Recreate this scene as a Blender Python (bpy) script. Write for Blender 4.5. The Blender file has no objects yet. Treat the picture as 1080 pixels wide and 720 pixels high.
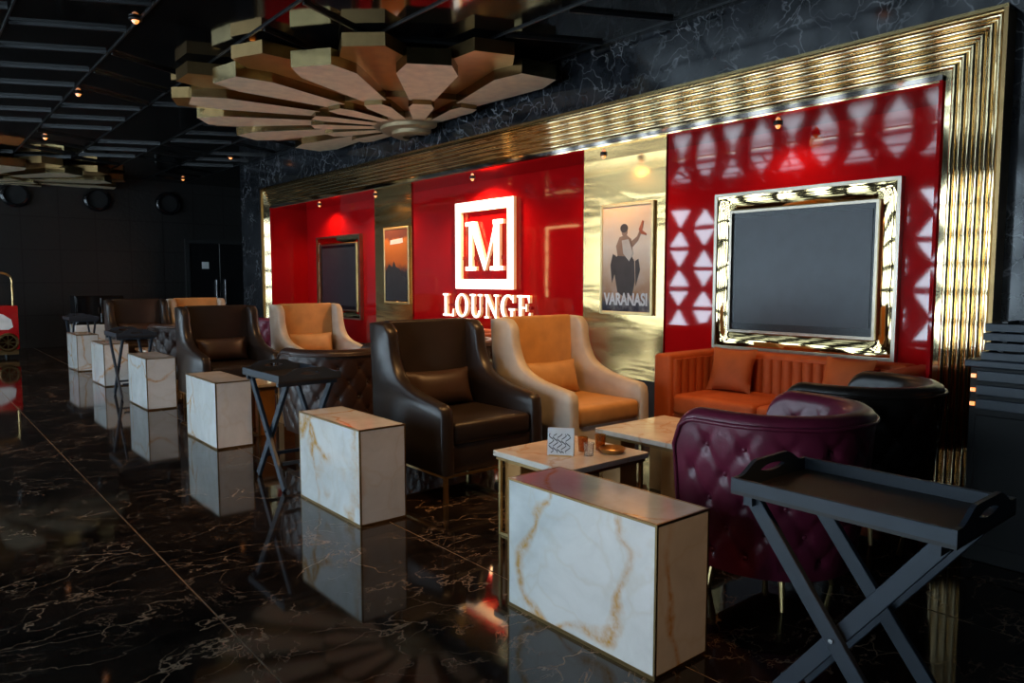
import bpy, bmesh, math, random
from mathutils import Vector, Matrix
random.seed(7)
PI = math.pi
scene = bpy.context.scene
COL = scene.collection

# ------------------------------------------------------------------ camera
F_PX = 780.0
HC = 1.25
pitch = math.atan(65 / F_PX)
yaw = math.atan(652 / 783.0)
fh = Vector((-math.cos(yaw), math.sin(yaw), 0))
rt = Vector((math.sin(yaw), math.cos(yaw), 0))
fwd = fh * math.cos(pitch) + Vector((0, 0, -math.sin(pitch)))
up = rt.cross(fwd)
cd = bpy.data.cameras.new('camera')
cam = bpy.data.objects.new('camera', cd)
COL.objects.link(cam)
m = Matrix.Identity(4)
for i in range(3):
    m[i][0] = rt[i]; m[i][1] = up[i]; m[i][2] = -fwd[i]
m[0][3], m[1][3], m[2][3] = 0, 0, HC
cam.matrix_world = m
cd.sensor_width = 36; cd.lens = 36 * F_PX / 1080; cd.clip_start = .05
scene.camera = cam

# ------------------------------------------------------------------ world, exposure
w = bpy.data.worlds.new('world'); scene.world = w; w.use_nodes = True
w.node_tree.nodes['Background'].inputs[0].default_value = (.6, .75, 1, 1)
w.node_tree.nodes['Background'].inputs[1].default_value = .3
vs = scene.view_settings
vs.view_transform = 'Standard'; vs.look = 'None'; vs.gamma = 1; vs.exposure = 0.0; vs.use_curve_mapping = False
WINDOW_LIGHT = 14.0

# ------------------------------------------------------------------ materials
class NT:
    def __init__(s, name):
        s.m = bpy.data.materials.new(name); s.m.use_nodes = True
        s.n = s.m.node_tree.nodes; s.l = s.m.node_tree.links
        s.b = s.n['Principled BSDF']
    def node(s, t, **kw):
        n = s.n.new(t)
        for k, v in kw.items():
            if k.startswith('i_'):
                key = k[2:]
                n.inputs[int(key) if key.isdigit() else key.replace('_', ' ')].default_value = v
            else: setattr(n, k, v)
        return n
    def link(s, a, b): s.l.new(a, b)
    def pos(s): return s.node('ShaderNodeNewGeometry').outputs['Position']
    def obj(s): return s.node('ShaderNodeTexCoord').outputs['Object']
    def noise(s, vec, scale, detail=3, rough=.5, dist=0):
        n = s.node('ShaderNodeTexNoise'); n.inputs['Scale'].default_value = scale
        n.inputs['Detail'].default_value = detail; n.inputs['Roughness'].default_value = rough
        n.inputs['Distortion'].default_value = dist
        s.link(vec, n.inputs['Vector']); return n
    def ramp(s, fac, stops):
        r = s.node('ShaderNodeValToRGB'); e = r.color_ramp.elements
        while len(e) < len(stops): e.new(.5)
        for el, (p, c) in zip(e, stops):
            el.position = p; el.color = (c[0], c[1], c[2], 1) if isinstance(c, tuple) else (c, c, c, 1)
        s.link(fac, r.inputs[0]); return r.outputs[0]
    def mix(s, fac, a, b, blend='MIX'):
        n = s.node('ShaderNodeMix', data_type='RGBA', blend_type=blend)
        for inp, v in ((n.inputs['Factor'], fac), (n.inputs['A'], a), (n.inputs['B'], b)):
            if isinstance(v, tuple): inp.default_value = (*v, 1)
            elif isinstance(v, (int, float)): inp.default_value = v
            else: s.link(v, inp)
        return n.outputs['Result']
    def math(s, op, a, b=0.0):
        n = s.node('ShaderNodeMath', operation=op)
        for i, v in enumerate((a, b)):
            if isinstance(v, (int, float)): n.inputs[i].default_value = v
            else: s.link(v, n.inputs[i])
        return n.outputs[0]
    def warp(s, vec, scale, amt, detail=3):
        n = s.noise(vec, scale, detail)
        a = s.node('ShaderNodeVectorMath', operation='SUBTRACT'); s.link(n.outputs['Color'], a.inputs[0]); a.inputs[1].default_value = (.5, .5, .5)
        b = s.node('ShaderNodeVectorMath', operation='SCALE'); s.link(a.outputs[0], b.inputs[0]); b.inputs['Scale'].default_value = amt
        c = s.node('ShaderNodeVectorMath', operation='ADD'); s.link(vec, c.inputs[0]); s.link(b.outputs[0], c.inputs[1])
        return c.outputs[0]
    def vein(s, vec, scale, width):
        v = s.node('ShaderNodeTexVoronoi', feature='DISTANCE_TO_EDGE'); v.inputs['Scale'].default_value = scale
        s.link(vec, v.inputs['Vector'])
        return s.ramp(v.outputs['Distance'], [(0, 1.0), (width, 0.0)])
    def bump(s, h, strength, dist=.01):
        b = s.node('ShaderNodeBump'); b.inputs['Strength'].default_value = strength; b.inputs['Distance'].default_value = dist
        s.link(h, b.inputs['Height']); s.link(b.outputs[0], s.b.inputs['Normal'])
    def set(s, base=None, rough=None, metal=None, coat=None, spec=None, emit=None, es=None, ior=None):
        for k, v in (('Base Color', base), ('Roughness', rough), ('Metallic', metal), ('Coat Weight', coat),
                     ('Specular IOR Level', spec), ('Emission Color', emit), ('Emission Strength', es), ('IOR', ior)):
            if v is None: continue
            if isinstance(v, tuple): s.b.inputs[k].default_value = (*v, 1)
            elif isinstance(v, (int, float)): s.b.inputs[k].default_value = v
            else: s.link(v, s.b.inputs[k])
        return s

M = {}
def plain(name, base, rough=.5, metal=0, var=.12, nscale=9, bump=0, **kw):
    t = NT(name); p = t.obj()
    n = t.noise(p, nscale, 3)
    dk = tuple(c * (1 - var) for c in base); lt = tuple(min(1, c * (1 + var)) for c in base)
    t.set(base=t.ramp(n.outputs['Fac'], [(.3, dk), (.7, lt)]), rough=rough, metal=metal, **kw)
    if bump:
        t.bump(t.noise(p, nscale * 12, 2).outputs['Fac'], bump, .004)
    M[name] = t.m; return t

def make_materials():
    plain('brown_leather', (.022, .015, .012), .34, bump=.12)
    plain('beige_leather', (.52, .47, .39), .40, bump=.10)
    plain('tan_leather', (.56, .29, .10), .45, bump=.10)
    plain('burgundy_leather', (.14, .015, .038), .33, bump=.10)
    plain('dark_leather', (.016, .011, .009), .36, bump=.1)
    plain('tub_brown', (.035, .018, .013), .34, bump=.1)
    plain('orange_velvet', (.46, .085, .012), .7, bump=.15)
    plain('pillow_brown', (.045, .024, .016), .42, bump=.1)
    plain('pillow_beige', (.54, .30, .12), .5, bump=.1)
    plain('pillow_orange', (.42, .09, .015), .7, bump=.12)
    plain('gold_polish', (.92, .71, .40), .05, 1, var=.05, nscale=3)
    plain('gold_satin', (.62, .45, .2), .3, 1, var=.1)
    plain('gold_dark', (.30, .19, .08), .35, 1)
    plain('silver_trim', (.42, .35, .27), .3, 1)
    plain('bronze', (.44, .21, .06), .32, .4)
    plain('frame_gold', (.80, .60, .28), .4, .8)
    plain('hub_tan', (.42, .33, .20), .35, .5)
    plain('petal_edge', (.30, .22, .10), .22, 1)
    plain('cream_panel', (.90, .73, .50), .5)
    plain('black_metal', (.012, .012, .013), .35)
    plain('navy_wood', (.020, .028, .040), .45)
    plain('tray_floor', (.016, .013, .011), .5)
    plain('black_gloss', (.006, .006, .007), .08)
    plain('ceil_bar', (.0045, .005, .006), .4)
    plain('charcoal', (.02, .02, .02), .5)
    plain('rubber_black', (.004, .004, .004), .7)
    plain('red_paint', (.42, .008, .012), .25)
    plain('white_print', (.75, .75, .74), .5)
    plain('door_black', (.007, .007, .008), .3)
    plain('steel', (.55, .55, .55), .25, 1)
    plain('paper_white', (.8, .8, .8), .6)
    plain('ink', (.03, .03, .035), .6)
    plain('grout', (.40, .30, .19), .4)
    plain('screen', (.028, .033, .042), .32)
    plain('screen_edge', (.004, .005, .008), .25)
    plain('facade_grey', (.10, .10, .11), .6)
    plain('rear_dark', (.03, .028, .027), .5)
    plain('fig_dark', (.07, .055, .05), .6)
    plain('fig_skin', (.34, .22, .15), .6)
    plain('fig_cloth', (.62, .58, .52), .6)
    plain('fig_red', (.45, .13, .06), .6)
    # amber glass
    t = NT('amber_glass'); t.set(base=(.75, .33, .06), rough=.05); t.b.inputs['Transmission Weight'].default_value = .8; M['amber_glass'] = t.m
    t = NT('clear_glass'); t.set(base=(.9, .9, .88), rough=.03); t.b.inputs['Transmission Weight'].default_value = .9; M['clear_glass'] = t.m
    # floor marble
    t = NT('floor_marble'); p = t.pos()
    def ridge(vec, scale, width, detail=6, rough=.55):
        n = t.noise(vec, scale, detail, rough)
        return t.ramp(t.math('ABSOLUTE', t.math('SUBTRACT', n.outputs['Fac'], .5)), [(0, 1.0), (width, 0.0)])
    st = t.node('ShaderNodeVectorMath', operation='MULTIPLY'); t.link(p, st.inputs[0]); st.inputs[1].default_value = (1.5, 1.0, 1)
    sv = st.outputs[0]
    v1 = ridge(sv, 1.6, .006)
    v2 = ridge(t.warp(sv, .9, 1.5, 2), 3.6, .008, 8, .62)
    v3 = t.vein(t.warp(sv, 2.2, .7, 5), 2.0, .012)
    m1 = t.ramp(t.noise(p, 1.9, 4).outputs['Fac'], [(.43, 0.0), (.60, 1.0)])
    m2 = t.ramp(t.noise(p, 4.3, 4).outputs['Fac'], [(.45, 0.0), (.63, 1.0)])
    m3 = t.ramp(t.noise(p, 2.9, 4).outputs['Fac'], [(.46, 0.0), (.62, 1.0)])
    cl = t.ramp(t.noise(sv, 2.2, 5, .6).outputs['Fac'], [(.35, (.0045, .0035, .003)), (.75, (.022, .015, .011))])
    c = t.mix(t.math('MULTIPLY', v1, m1), cl, (.30, .20, .13))
    c = t.mix(t.math('MULTIPLY', v2, m2), c, (.20, .13, .085))
    c = t.mix(t.math('MULTIPLY', v3, m3), c, (.26, .18, .12))
    t.set(base=c, rough=.055, spec=.5); M['floor_marble'] = t.m
    # wall marble
    t = NT('wall_marble'); p = t.pos()
    v1 = t.vein(t.warp(t.warp(p, 2, .6, 3), 9, .15, 3), 6.5, .04)
    msk = t.ramp(t.noise(p, 2.3, 3).outputs['Fac'], [(.42, 0.0), (.62, 1.0)])
    cl = t.ramp(t.noise(p, 5, 5, .65).outputs['Fac'], [(.35, (.008, .009, .011)), (.75, (.030, .032, .038))])
    t.set(base=t.mix(t.math('MULTIPLY', v1, msk), cl, (.20, .20, .21)), rough=.12); M['wall_marble'] = t.m
    # onyx
    t = NT('onyx'); p = t.pos()
    wv = t.warp(t.warp(p, 1.1, .8, 3), 7, .07, 3)
    v1 = t.vein(wv, 1.35, .026)
    msk = t.ramp(t.noise(p, 2.0, 2).outputs['Fac'], [(.30, 0.0), (.46, 1.0)])
    v2 = t.vein(t.warp(p, 3, .5, 4), 3.1, .05)
    cl = t.ramp(t.noise(wv, 3.2, 5, .6).outputs['Fac'], [(.3, (.60, .60, .57)), (.55, (.74, .74, .71)), (.75, (.82, .82, .80))])
    c = t.mix(t.math('MULTIPLY', v2, .25), cl, (.60, .53, .40))
    sp = t.ramp(t.noise(p, 22, 3, .7).outputs['Fac'], [(.35, .35), (.6, 1.0)])
    c = t.mix(t.math('MULTIPLY', t.math('MULTIPLY', v1, msk), sp), c, (.58, .29, .05))
    t.set(base=c, rough=.12, coat=.2); M['onyx'] = t.m
    # table-top marble
    t = NT('cream_marble'); p = t.pos()
    v1 = t.vein(t.warp(p, 3, .5, 4), 2.6, .03)
    cl = t.ramp(t.noise(p, 6, 5, .6).outputs['Fac'], [(.3, (.56, .50, .42)), (.7, (.74, .68, .60))])
    t.set(base=t.mix(t.math('MULTIPLY', v1, .6), cl, (.5, .28, .12)), rough=.14); M['cream_marble'] = t.m
    # red back-painted glass
    t = NT('red_glass'); p = t.pos()
    n = t.noise(p, 1.4, 2)
    t.set(base=t.ramp(n.outputs['Fac'], [(.3, (.46, .004, .006)), (.7, (.54, .005, .007))]), rough=.035, spec=.6)
    sq = t.node('ShaderNodeVectorMath', operation='MULTIPLY'); t.link(p, sq.inputs[0]); sq.inputs[1].default_value = (1, 1, 2.4)
    t.bump(t.noise(sq.outputs[0], 1.6, 1).outputs['Fac'], .04, .015); M['red_glass'] = t.m
    # wavy gold sheet
    t = NT('gold_sheet'); p = t.pos()
    sq = t.node('ShaderNodeVectorMath', operation='MULTIPLY'); t.link(p, sq.inputs[0]); sq.inputs[1].default_value = (.7, 1, 3.2)
    t.set(base=(.72, .48, .20), rough=.17, metal=1)
    t.bump(t.noise(sq.outputs[0], 1.6, 2, .4, .4).outputs['Fac'], .36, .03); M['gold_sheet'] = t.m
    # rumpled gold for the picture frames
    t = NT('gold_rumpled'); p = t.pos()
    t.set(base=(.60, .45, .21), rough=.03, metal=1)
    t.bump(t.noise(p, 4.0, 1, .4, .6).outputs['Fac'], .05, .03); M['gold_rumpled'] = t.m
    # polished soffit
    t = NT('soffit_mirror'); t.set(base=(.42, .36, .32), rough=.06, metal=1); M['soffit_mirror'] = t.m
    # ceiling
    t = NT('ceiling_gloss'); p = t.pos()
    t.set(base=t.ramp(t.noise(p, 3, 2).outputs['Fac'], [(.3, (.004, .004, .004)), (.7, (.008, .008, .008))]), rough=.07, spec=.5); M['ceiling_gloss'] = t.m
    # back wall: dark tiled with bronze flecks
    t = NT('back_dark'); p = t.pos()
    br = t.node('ShaderNodeTexBrick'); br.inputs['Scale'].default_value = 1.0
    mp = t.node('ShaderNodeCombineXYZ'); sx = t.node('ShaderNodeSeparateXYZ'); t.link(p, sx.inputs[0])
    t.link(sx.outputs['Y'], mp.inputs[0]); t.link(sx.outputs['Z'], mp.inputs[1])
    t.link(mp.outputs[0], br.inputs['Vector']); br.offset = 0
    br.inputs['Brick Width'].default_value = .6; br.inputs['Row Height'].default_value = .6; br.inputs['Mortar Size'].default_value = .012
    br.inputs['Color1'].default_value = (.020, .019, .018, 1); br.inputs['Color2'].default_value = (.024, .022, .021, 1); br.inputs['Mortar'].default_value = (.012, .011, .010, 1)
    t.set(base=br.outputs['Color'], rough=.30)
    t.bump(t.noise(p, 14, 2).outputs['Fac'], .25, .02); M['back_dark'] = t.m
    # emitters
    def em(name, col, st):
        t = NT(name); t.set(base=(.8, .8, .8), emit=col, es=st); M[name] = t.m
    em('daylight_pane', (.64, .84, 1.0), WINDOW_LIGHT)
    em('sign_white', (1.0, .93, .80), 1.7)
    em('sign_side', (1.0, .42, .12), .45)
    em('lens_warm', (1.0, .30, .04), 1.6)
    em('indicator', (1.0, .30, .04), 1.6)
    em('led_gold', (1.0, .62, .25), 10)
    # poster print
    t = NT('poster_print'); p = t.obj()
    sx = t.node('ShaderNodeSeparateXYZ'); t.link(p, sx.inputs[0])
    g = t.ramp(t.math('ADD', sx.outputs['Z'], .5), [(.0, (.03, .03, .05)), (.10, (.10, .09, .10)), (.16, (.42, .22, .12)), (.4, (.70, .50, .34)), (.62, (.88, .78, .64)), (1.0, (.80, .60, .40))])
    c = t.mix(t.ramp(t.noise(p, 5, 5, .65).outputs['Fac'], [(.4, 0.0), (.7, .5)]), g, (.75, .68, .60))
    t.set(base=c, rough=.5, spec=.12); M['poster_print'] = t.m
    t = NT('poster_dusk'); p = t.obj()
    sx = t.node('ShaderNodeSeparateXYZ'); t.link(p, sx.inputs[0])
    zz = t.math('ADD', t.math('ADD', sx.outputs['Z'], .5), t.math('MULTIPLY', t.noise(p, 5, 4).outputs['Fac'], .25))
    g = t.ramp(zz, [(.3, (.02, .022, .03)), (.55, (.05, .04, .045)), (.66, (.62, .16, .03)), (.95, (.70, .22, .05)), (1.1, (.20, .07, .05))])
    t.set(base=g, rough=.2); M['poster_dusk'] = t.m
make_materials()

# ------------------------------------------------------------------ mesh helpers
def add_box(bm, c, s, bev=0, seg=2, rot=None):
    mt = Matrix.Translation(c)
    if rot is not None: mt = mt @ rot.to_4x4()
    mt = mt @ Matrix.Diagonal((*s, 1))
    r = bmesh.ops.create_cube(bm, size=1, matrix=mt)
    if bev > 0:
        vset = set(r['verts'])
        es = [e for e in bm.edges if e.verts[0] in vset and e.verts[1] in vset]
        bmesh.ops.bevel(bm, geom=es, offset=bev, segments=seg, affect='EDGES', profile=.5)
def add_bar(bm, a, b, wx, wy, upv=(0, 0, 1), bev=0):
    a, b = Vector(a), Vector(b); d = b - a; L = d.length; d.normalize()
    x = Vector(upv).cross(d)
    if x.length < 1e-4: x = Vector((1, 0, 0)).cross(d)
    x.normalize(); y = d.cross(x)
    rot = Matrix((x, y, d)).transposed()
    add_box(bm, (a + b) / 2, (wx, wy, L), bev, 1, rot)
def add_prism(bm, pts, fn, a, b):
    """pts 2D outline; fn(u,v,t)->3D ; extruded from t=a to t=b"""
    n = len(pts)
    va = [bm.verts.new(fn(u, v, a)) for u, v in pts]; vb = [bm.verts.new(fn(u, v, b)) for u, v in pts]
    fs = [bm.faces.new(va), bm.faces.new(vb[::-1])]
    for i in range(n):
        j = (i + 1) % n; fs.append(bm.faces.new((va[j], va[i], vb[i], vb[j])))
    return va, vb, fs
def add_ring(bm, rings, closed=True, cap=True):
    vs_ = [[bm.verts.new(p) for p in r] for r in rings]
    for r0, r1 in zip(vs_[:-1], vs_[1:]):
        n = len(r0)
        for i in range(n if closed else n - 1):
            j = (i + 1) % n; bm.faces.new((r0[i], r0[j], r1[j], r1[i]))
    if cap and closed:
        bm.faces.new(vs_[0][::-1]); bm.faces.new(vs_[-1])
    return vs_
def add_tube(bm, pts, r, seg=8, cap=True):
    pts = [Vector(p) for p in pts]; rings = []
    ref = Vector((0, 0, 1))
    for i, p in enumerate(pts):
        d = (pts[min(i + 1, len(pts) - 1)] - pts[max(i - 1, 0)]).normalized()
        x = ref.cross(d)
        if x.length < .05: x = Vector((1, 0, 0)).cross(d)
        x.normalize(); y = d.cross(x); rr = r[i] if isinstance(r, (list, tuple)) else r
        rings.append([p + x * math.cos(2 * PI * k / seg) * rr + y * math.sin(2 * PI * k / seg) * rr for k in range(seg)])
    add_ring(bm, rings, cap=cap)
def add_lathe(bm, prof, c=(0, 0, 0), seg=20, a0=0, a1=2 * PI):
    full = abs(a1 - a0 - 2 * PI) < 1e-6
    n = seg if full else seg + 1
    rings = [[Vector((c[0] + r * math.cos(a0 + (a1 - a0) * k / seg), c[1] + r * math.sin(a0 + (a1 - a0) * k / seg), c[2] + z)) for k in range(n)] for r, z in prof]
    vs_ = add_ring(bm, rings, closed=full, cap=full)
    return vs_
def fin(bm, name, mats, parent=None, smooth=35, loc=None, rotz=0):
    bmesh.ops.recalc_face_normals(bm, faces=bm.faces)
    me = bpy.data.meshes.new(name); bm.to_mesh(me); bm.free()
    if smooth:
        for p in me.polygons: p.use_smooth = True
        me.set_sharp_from_angle(angle=math.radians(smooth))
    for mm in (mats if isinstance(mats, (list, tuple)) else [mats]): me.materials.append(M[mm])
    return place(me, name, parent, loc, rotz)
def place(me, name, parent=None, loc=None, rotz=0):
    o = bpy.data.objects.new(name, me); COL.objects.link(o)
    if parent: o.parent = parent
    if loc is not None: o.location = loc
    o.rotation_euler.z = rotz
    return o
def tag(o, label, cat, group=None):
    o['label'] = label; o['category'] = cat
    if group: o['group'] = group
    return o
def thing(name, label, cat, loc=(0, 0, 0), rotz=0, group=None):
    o = bpy.data.objects.new(name, None); COL.objects.link(o); o.empty_display_size = .1
    o.location = loc; o.rotation_euler.z = rotz
    return tag(o, label, cat, group)
def structure(name, label, cat):
    o = thing(name, label, cat); o['kind'] = 'structure'; return o
def copy_tree(o, parent=None):
    c = o.copy(); COL.objects.link(c)
    if parent: c.parent = parent
    for ch in list(o.children): copy_tree(ch, c)
    return c
def dup(root, loc, rotz, label):
    c = copy_tree(root); c.location = loc; c.rotation_euler.z = rotz; c['label'] = label; return c
def part_box(name, mat, parent, lo, hi, bev=0, seg=2, smooth=35):
    bm = bmesh.new(); add_box(bm, [(a + b) / 2 for a, b in zip(lo, hi)], [b - a for a, b in zip(lo, hi)], bev, seg)
    return fin(bm, name, mat, parent, smooth)
def smoothcurve(pts, n=6):
    out = []; P = [Vector(p) for p in pts]
    for i in range(len(P) - 1):
        p0, p1, p2, p3 = P[max(i - 1, 0)], P[i], P[i + 1], P[min(i + 2, len(P) - 1)]
        for k in range(n):
            t = k / n
            out.append(.5 * ((2 * p1) + (-p0 + p2) * t + (2 * p0 - 5 * p1 + 4 * p2 - p3) * t * t + (-p0 + 3 * p1 - 3 * p2 + p3) * t ** 3))
    out.append(P[-1]); return out

# ------------------------------------------------------------------ room constants
XB, XR = -16.0, 3.2          # back wall, wall behind the camera side
YL, YR = -4.0, 6.6           # window facade, far right
YF, YN = 4.6, 5.2            # frame face, niche back
YM = 4.70                    # marble face
DOOR_TOP = 2.75
NX0, NX1 = -11.45, -1.75     # niche sides
NZ = 2.37
ZC = 3.2

# ------------------------------------------------------------------ floor
def build_floor():
    fl = structure('floor', 'polished black marble floor with cream veins', 'floor')
    part_box('floor_bed', 'grout', fl, (XB, YL, -.10), (XR, YR, -.0025), smooth=0)
    LX, LY = 2.4, 1.05
    x0, y0 = -.75, .86
    bm = bmesh.new(); add_box(bm, (0, 0, -.006), (LX - .001, LY - .007, .012))
    me = None
    for i in range(-7, 2):
        for j in range(-5, 6):
            cx = x0 + (i + .5) * LX; cy = y0 + (j + .5) * LY
            if cx - LX / 2 < XB - 2.3 or cy + LY / 2 < YL: continue
            ax, bx_ = max(cx - LX / 2, XB), min(cx + LX / 2, XR); ay, by_ = max(cy - LY / 2, YL), min(cy + LY / 2, YR)
            if bx_ - ax < .05 or by_ - ay < .05: continue
            if me is None: o = fin(bm, 'tile', 'floor_marble', fl, 0); me = o.data
            else: o = place(me, 'tile', fl)
            o.location = ((ax + bx_) / 2, (ay + by_) / 2, 0)
            o.scale = ((bx_ - ax) / LX, (by_ - ay) / LY, 1)
build_floor()

# ------------------------------------------------------------------ ceiling with black slats in triangles
def build_ceiling():
    ce = structure('ceiling', 'black mirror-gloss ceiling with slat grid of triangles', 'ceiling')
    part_box('ceiling_slab', 'ceiling_gloss', ce, (XB, YL, ZC), (XR, YR, ZC + .1), smooth=0)
    rows = [-3.1 + .77 * i for i in range(11)]
    dx = .72; dy = .77
    def mk(sl):
        bm = bmesh.new(); add_bar(bm, (0, 0, 0), (sl * .36, dy - .04, 0), .020, .024)
        return bm
    mes = []
    for sl in (1, -1):
        o = fin(mk(sl), 'slat', 'ceil_bar', ce, 0, (-20, 0, 0)); mes.append(o.data); bpy.data.objects.remove(o)
    lm = None
    for r, y in enumerate(rows[:-1]):
        for k in range(24):
            x = XB + .5 + k * dx
            if x > 1.0 or (y < -.6 and x > -3): continue
            if (r * 2 + k // 3) % 5 == 1: continue
            s = 0 if y < 1.2 else (r + k // 3) % 2
            place(mes[s], 'slat', ce, (x if s == 0 else x + .36, y + .02, ZC - .013))
    for y in rows:
        bm = bmesh.new(); add_bar(bm, (XB + .05, y, 0), (XR - .1, y, 0), .012, .012)
        fin(bm, 'long_slat', 'ceil_bar', ce, 0, (0, 0, ZC - .007))
build_ceiling()

# ------------------------------------------------------------------ walls
def build_walls():
    wb = structure('wall_back', 'dark charcoal tiled end wall', 'wall')
    part_box('wall_face', 'back_dark', wb, (XB - .12, YL, 0), (XB, YR, ZC + .1), smooth=0)
    wf = structure('wall_front', 'plain dark wall at the near end of the room', 'wall')
    part_box('wall_face', 'rear_dark', wf, (XR, YL, 0), (XR + .12, YR, ZC + .1), smooth=0)
    wl = structure('wall_left', 'grey facade wall holding triangular windows', 'wall')
    part_box('wall_face', 'facade_grey', wl, (XB, YL - .15, 0), (XR, YL, ZC + .1), smooth=0)
    # triangular glazing
    wi = structure('window_1', 'rows of bright triangular window panes', 'window')
    px, pz = .70, .47
    tri = {}
    for s in (1, -1):
        bm = bmesh.new()
        pts = [(-.26, -.175 * s), (.26, -.175 * s), (0, .175 * s)]
        add_prism(bm, pts, lambda u, v, t: Vector((u, t, v)), -.01, .02)
        o = fin(bm, 'pane', 'daylight_pane', wi, 0); tri[s] = o.data; bpy.data.objects.remove(o)
    for i in range(26):
        for j in range(6):
            x = -13.85 + i * px; z = .34 + j * pz
            if x > -.5: continue
            place(tri[1 if (i + j) % 2 == 0 else -1], 'pane', wi, (x, YL + .005, z))
    for j in range(7):
        part_box('transom', 'facade_grey', wi, (XB, YL, .34 + (j - .5) * pz - .02), (XR, YL + .05, .34 + (j - .5) * pz + .02), smooth=0)
    # feature wall
    wr = structure('wall_right', 'black marble feature wall with red and gold lined niche', 'wall')
    part_box('marble_band', 'wall_marble', wr, (-13.0, YM, NZ + .03), (XR, YR, ZC), smooth=0)
    part_box('marble_pier', 'wall_marble', wr, (-13.0, YM, 0), (NX0 - .02, YR, NZ + .03), smooth=0)
    part_box('marble_pier', 'wall_marble', wr, (NX1 + .02, YM, 0), (XR, YR, NZ + .03), smooth=0)
    part_box('niche_backing', 'rear_dark', wr, (NX0 - .02, YN + .03, 0), (NX1 + .02, YR, NZ + .03), smooth=0)
    part_box('soffit', 'soffit_mirror', wr, (NX0 - .02, YF - .01, NZ), (NX1 + .02, YN + .03, NZ + .03), smooth=0)
    part_box('niche_side', 'red_glass', wr, (NX0 - .02, YF, 0), (NX0, YN + .03, NZ), smooth=0)
    part_box('niche_side', 'red_glass', wr, (NX1, YF, 0), (NX1 + .02, YN + .03, NZ), smooth=0)
    for a, b, mt, nm in ((NX0, -9.22, 'red_glass', 'red_panel'), (-9.22, -8.25, 'gold_sheet', 'gold_panel'), (-8.25, -5.14, 'red_glass', 'red_panel'),
                         (-5.14, -4.14, 'gold_sheet', 'gold_panel'), (-4.14, NX1, 'red_glass', 'red_panel')):
        y0 = YN if mt == 'red_glass' else YN - .015
        part_box(nm, mt, wr, (a + .004, y0, 0), (b - .004, YN + .03, NZ), smooth=0)
    part_box('added_dark_strip', 'charcoal', wr, (NX0 + .002, YN - .03, 0), (NX1 - .002, YN - .017, .34), smooth=0)  # dark strip added to black out the red panel under the chairs
    bm = bmesh.new(); add_box(bm, (0, YR + .06, 1.6), (1, .12, 3.4)); o = fin(bm, 'wall_end', 'rear_dark', wr, 0)
    o.location.x = (XB - 13.0) / 2; o.scale.x = abs(XB + 13.0)
build_walls()

def build_gold_frame():
    fr = thing('gold_frame', 'fluted polished gold surround bordering the red wall niche', 'frame')
    z0, z1 = NZ - .005, 2.68
    W = z1 - z0
    dep = .16
    # back plates
    for lo, hi in (((NX0 - W, YF + .02, z0 + .0), (NX1 + W, YM - .001, z1)), ((NX0 - W, YF + .02, 0), (NX0 - .002, YM - .001, z0)), ((NX1 + .002, YF + .02, 0), (NX1 + W, YM - .001, z0))):
        part_box('backing_plate', 'gold_polish', fr, lo, hi, smooth=0)
    n = 6; mar = .055; st = (W - mar) / n
    for k in range(n):
        t = mar + st * (k + .5); r = st * .42
        def arcprof():  # half-round profile (offset across, offset toward room)
            return [(r * math.cos(a), r * math.sin(a) * 1.15) for a in [PI * i / 8 for i in range(9)]]
        # top rib runs along x, mitred at both ends
        bm = bmesh.new(); rings = []
        for sgn, xe in ((-1, NX0), (1, NX1)):
            rings.append([Vector((xe + sgn * (t + u), YF + .02 - v, z0 + t + u)) for u, v in arcprof()])
        add_ring(bm, rings, closed=False, cap=False)
        fin(bm, 'rib', 'gold_polish', fr, 80)
        for sgn, xe in ((-1, NX0), (1, NX1)):
            bm = bmesh.new()
            rings = [[Vector((xe + sgn * (t + u), YF + .02 - v, z)) for u, v in arcprof()] for z in (0.0,)]
            rings.append([Vector((xe + sgn * (t + u), YF + .02 - v, z0 + t + u)) for u, v in arcprof()])
            add_ring(bm, rings, closed=False, cap=False)
            fin(bm, 'rib', 'gold_polish', fr, 80)
    # outer lip
    part_box('outer_lip', 'petal_edge', fr, (NX0 - W - .02, YF - .03, z1), (NX1 + W + .02, YM - .001, z1 + .02), smooth=0)
    part_box('outer_lip', 'gold_dark', fr, (NX1 + W, YF - .03, 0), (NX1 + W + .02, YM - .001, z1), smooth=0)
    part_box('outer_lip', 'gold_dark', fr, (NX0 - W - .02, YF - .03, 0), (NX0 - W, YM - .001, z1), smooth=0)
build_gold_frame()

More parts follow.
